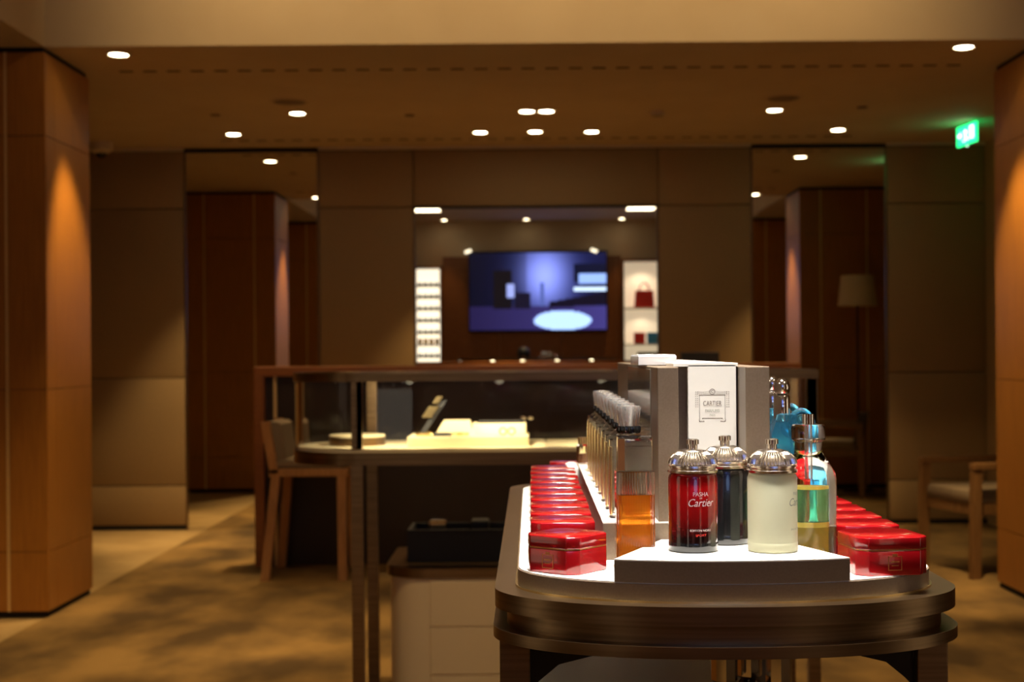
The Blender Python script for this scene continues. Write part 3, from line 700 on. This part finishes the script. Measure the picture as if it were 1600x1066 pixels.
# ---------------------------------------------------------------- track light above the display
t = thing('track_light', 'white rectangular track light above the perfume table', 'track light', (CX, 1.57, ZH))
MB().box(-.35, .35, -.06, .06, -.06, 0, bev=.004).done('housing', trimw, t)
al = bpy.data.lights.new('track_panel', 'AREA'); al.shape = 'RECTANGLE'; al.size = .5; al.size_y = .1; al.energy = 33; al.color = (1, .93, .85); al.spread = math.radians(60)
ao = bpy.data.objects.new('track_panel', al); COL.objects.link(ao); ao.parent = t; ao.location = (0, 0, -.065); ao.rotation_euler = (math.radians(8), 0, 0)

# ---------------------------------------------------------------- seated person behind the camera position (seen in the central mirror)
def skin_mesh(name, V, E, Rr, m, parent, root=0):
    me = bpy.data.meshes.new(name); me.from_pydata(V, E, []); o = bpy.data.objects.new(name, me); COL.objects.link(o)
    md = o.modifiers.new('skin', 'SKIN'); o.modifiers.new('sub', 'SUBSURF').levels = 2; o.modifiers['sub'].render_levels = 2
    for i, sv in enumerate(me.skin_vertices[0].data):
        r_ = Rr[i]; sv.radius = r_ if isinstance(r_, tuple) else (r_, r_); sv.use_root = (i == root)
    dg = bpy.context.evaluated_depsgraph_get(); m2 = bpy.data.meshes.new_from_object(o.evaluated_get(dg)); bpy.data.objects.remove(o)
    m2.materials.append(m)
    for p_ in m2.polygons: p_.use_smooth = True
    o = bpy.data.objects.new(name, m2); COL.objects.link(o); o.parent = parent; return o
skinm = mat('skin', (.55, .32, .22), .55); shirt = mat('pale_pink_shirt', (.72, .5, .45), .8); trous = mat('dark_trousers', (.02, .02, .03), .8); hairm = mat('dark_hair', (.008, .01, .016), .5)
st = thing('round_ottoman', 'round dark ottoman under the seated person', 'ottoman', (-.12, -1.05, 0))
MB().lathe([(.2, 0), (.21, .03), (.21, .37), (.19, .40), (.1, .405)], 36).done('seat_drum', darkcush, st, 40)
t = thing('person', 'person with dark hair and pale pink top seated before the screen wall', 'person', (-.12, -1.05, 0))
V = [(0, 0, .54), (0, 0, .72), (0, .01, .92), (0, .02, 1.02), (0, .03, 1.10), (0, .045, 1.20), (0, .04, 1.29)]
E = [(0, 1), (1, 2), (2, 3), (3, 4), (4, 5), (5, 6)]; Rr = [.13, .12, (.15, .1), (.1, .07), .05, .075, .085]
for sx in (-1, 1):
    n0 = len(V); V += [(sx*.17, .02, .98), (sx*.23, .06, .76), (sx*.14, .27, .66), (sx*.10, .36, .64)]; E += [(3, n0), (n0, n0+1), (n0+1, n0+2), (n0+2, n0+3)]; Rr += [.055, .045, .036, .028]
    for j in range(5):
        b_ = len(V); fx = sx*(.10+(j-2)*.016 if j else .06); V += [(fx, .40, .635), (fx, .44, .62)]; E += [(n0+3, b_), (b_, b_+1)]; Rr += [.0095, .008]
    n0 = len(V); V += [(sx*.1, .05, .53), (sx*.13, .42, .52), (sx*.13, .40, .09), (sx*.13, .52, .035)]; E += [(0, n0), (n0, n0+1), (n0+1, n0+2), (n0+2, n0+3)]; Rr += [.09, .065, .045, .035]
skin_mesh('body', V, E, Rr, skinm, t)
skin_mesh('shirt', [(0, 0, .56), (0, 0, .72), (0, .01, .92), (0, .02, 1.03), (-.18, .02, .98), (-.23, .06, .77), (.18, .02, .98), (.23, .06, .77)], [(0, 1), (1, 2), (2, 3), (3, 4), (4, 5), (3, 6), (6, 7)], [.145, .135, (.165, .115), (.11, .08), .066, .056, .066, .056], shirt, t)
skin_mesh('trousers', [(0, 0, .54), (-.1, .05, .53), (-.13, .42, .52), (-.13, .40, .12), (.1, .05, .53), (.13, .42, .52), (.13, .40, .12)], [(0, 1), (1, 2), (2, 3), (0, 4), (4, 5), (5, 6)], [.14, .1, .078, .06, .1, .078, .06], trous, t)
MB().lathe([(.05, 1.2), (.09, 1.23), (.103, 1.29), (.09, 1.35), (.05, 1.385), (.01, 1.395)], 28, (0, .025, 0)).done('hair', hairm, t, 60)
for sx in (-1, 1): MB().lathe([(.004, -.01), (.01, 0), (.004, .01)], 12, (sx*.03, .118, 1.262)).done('eye', hairm, t, 60)
MB().prism([(-.012, 1.215), (.012, 1.215), (.004, 1.255), (-.004, 1.255)], .105, .135, 'y').done('nose', skinm, t, 40)
MB().box(-.025, .025, .105, .121, 1.185, 1.193).done('mouth', bagred, t)
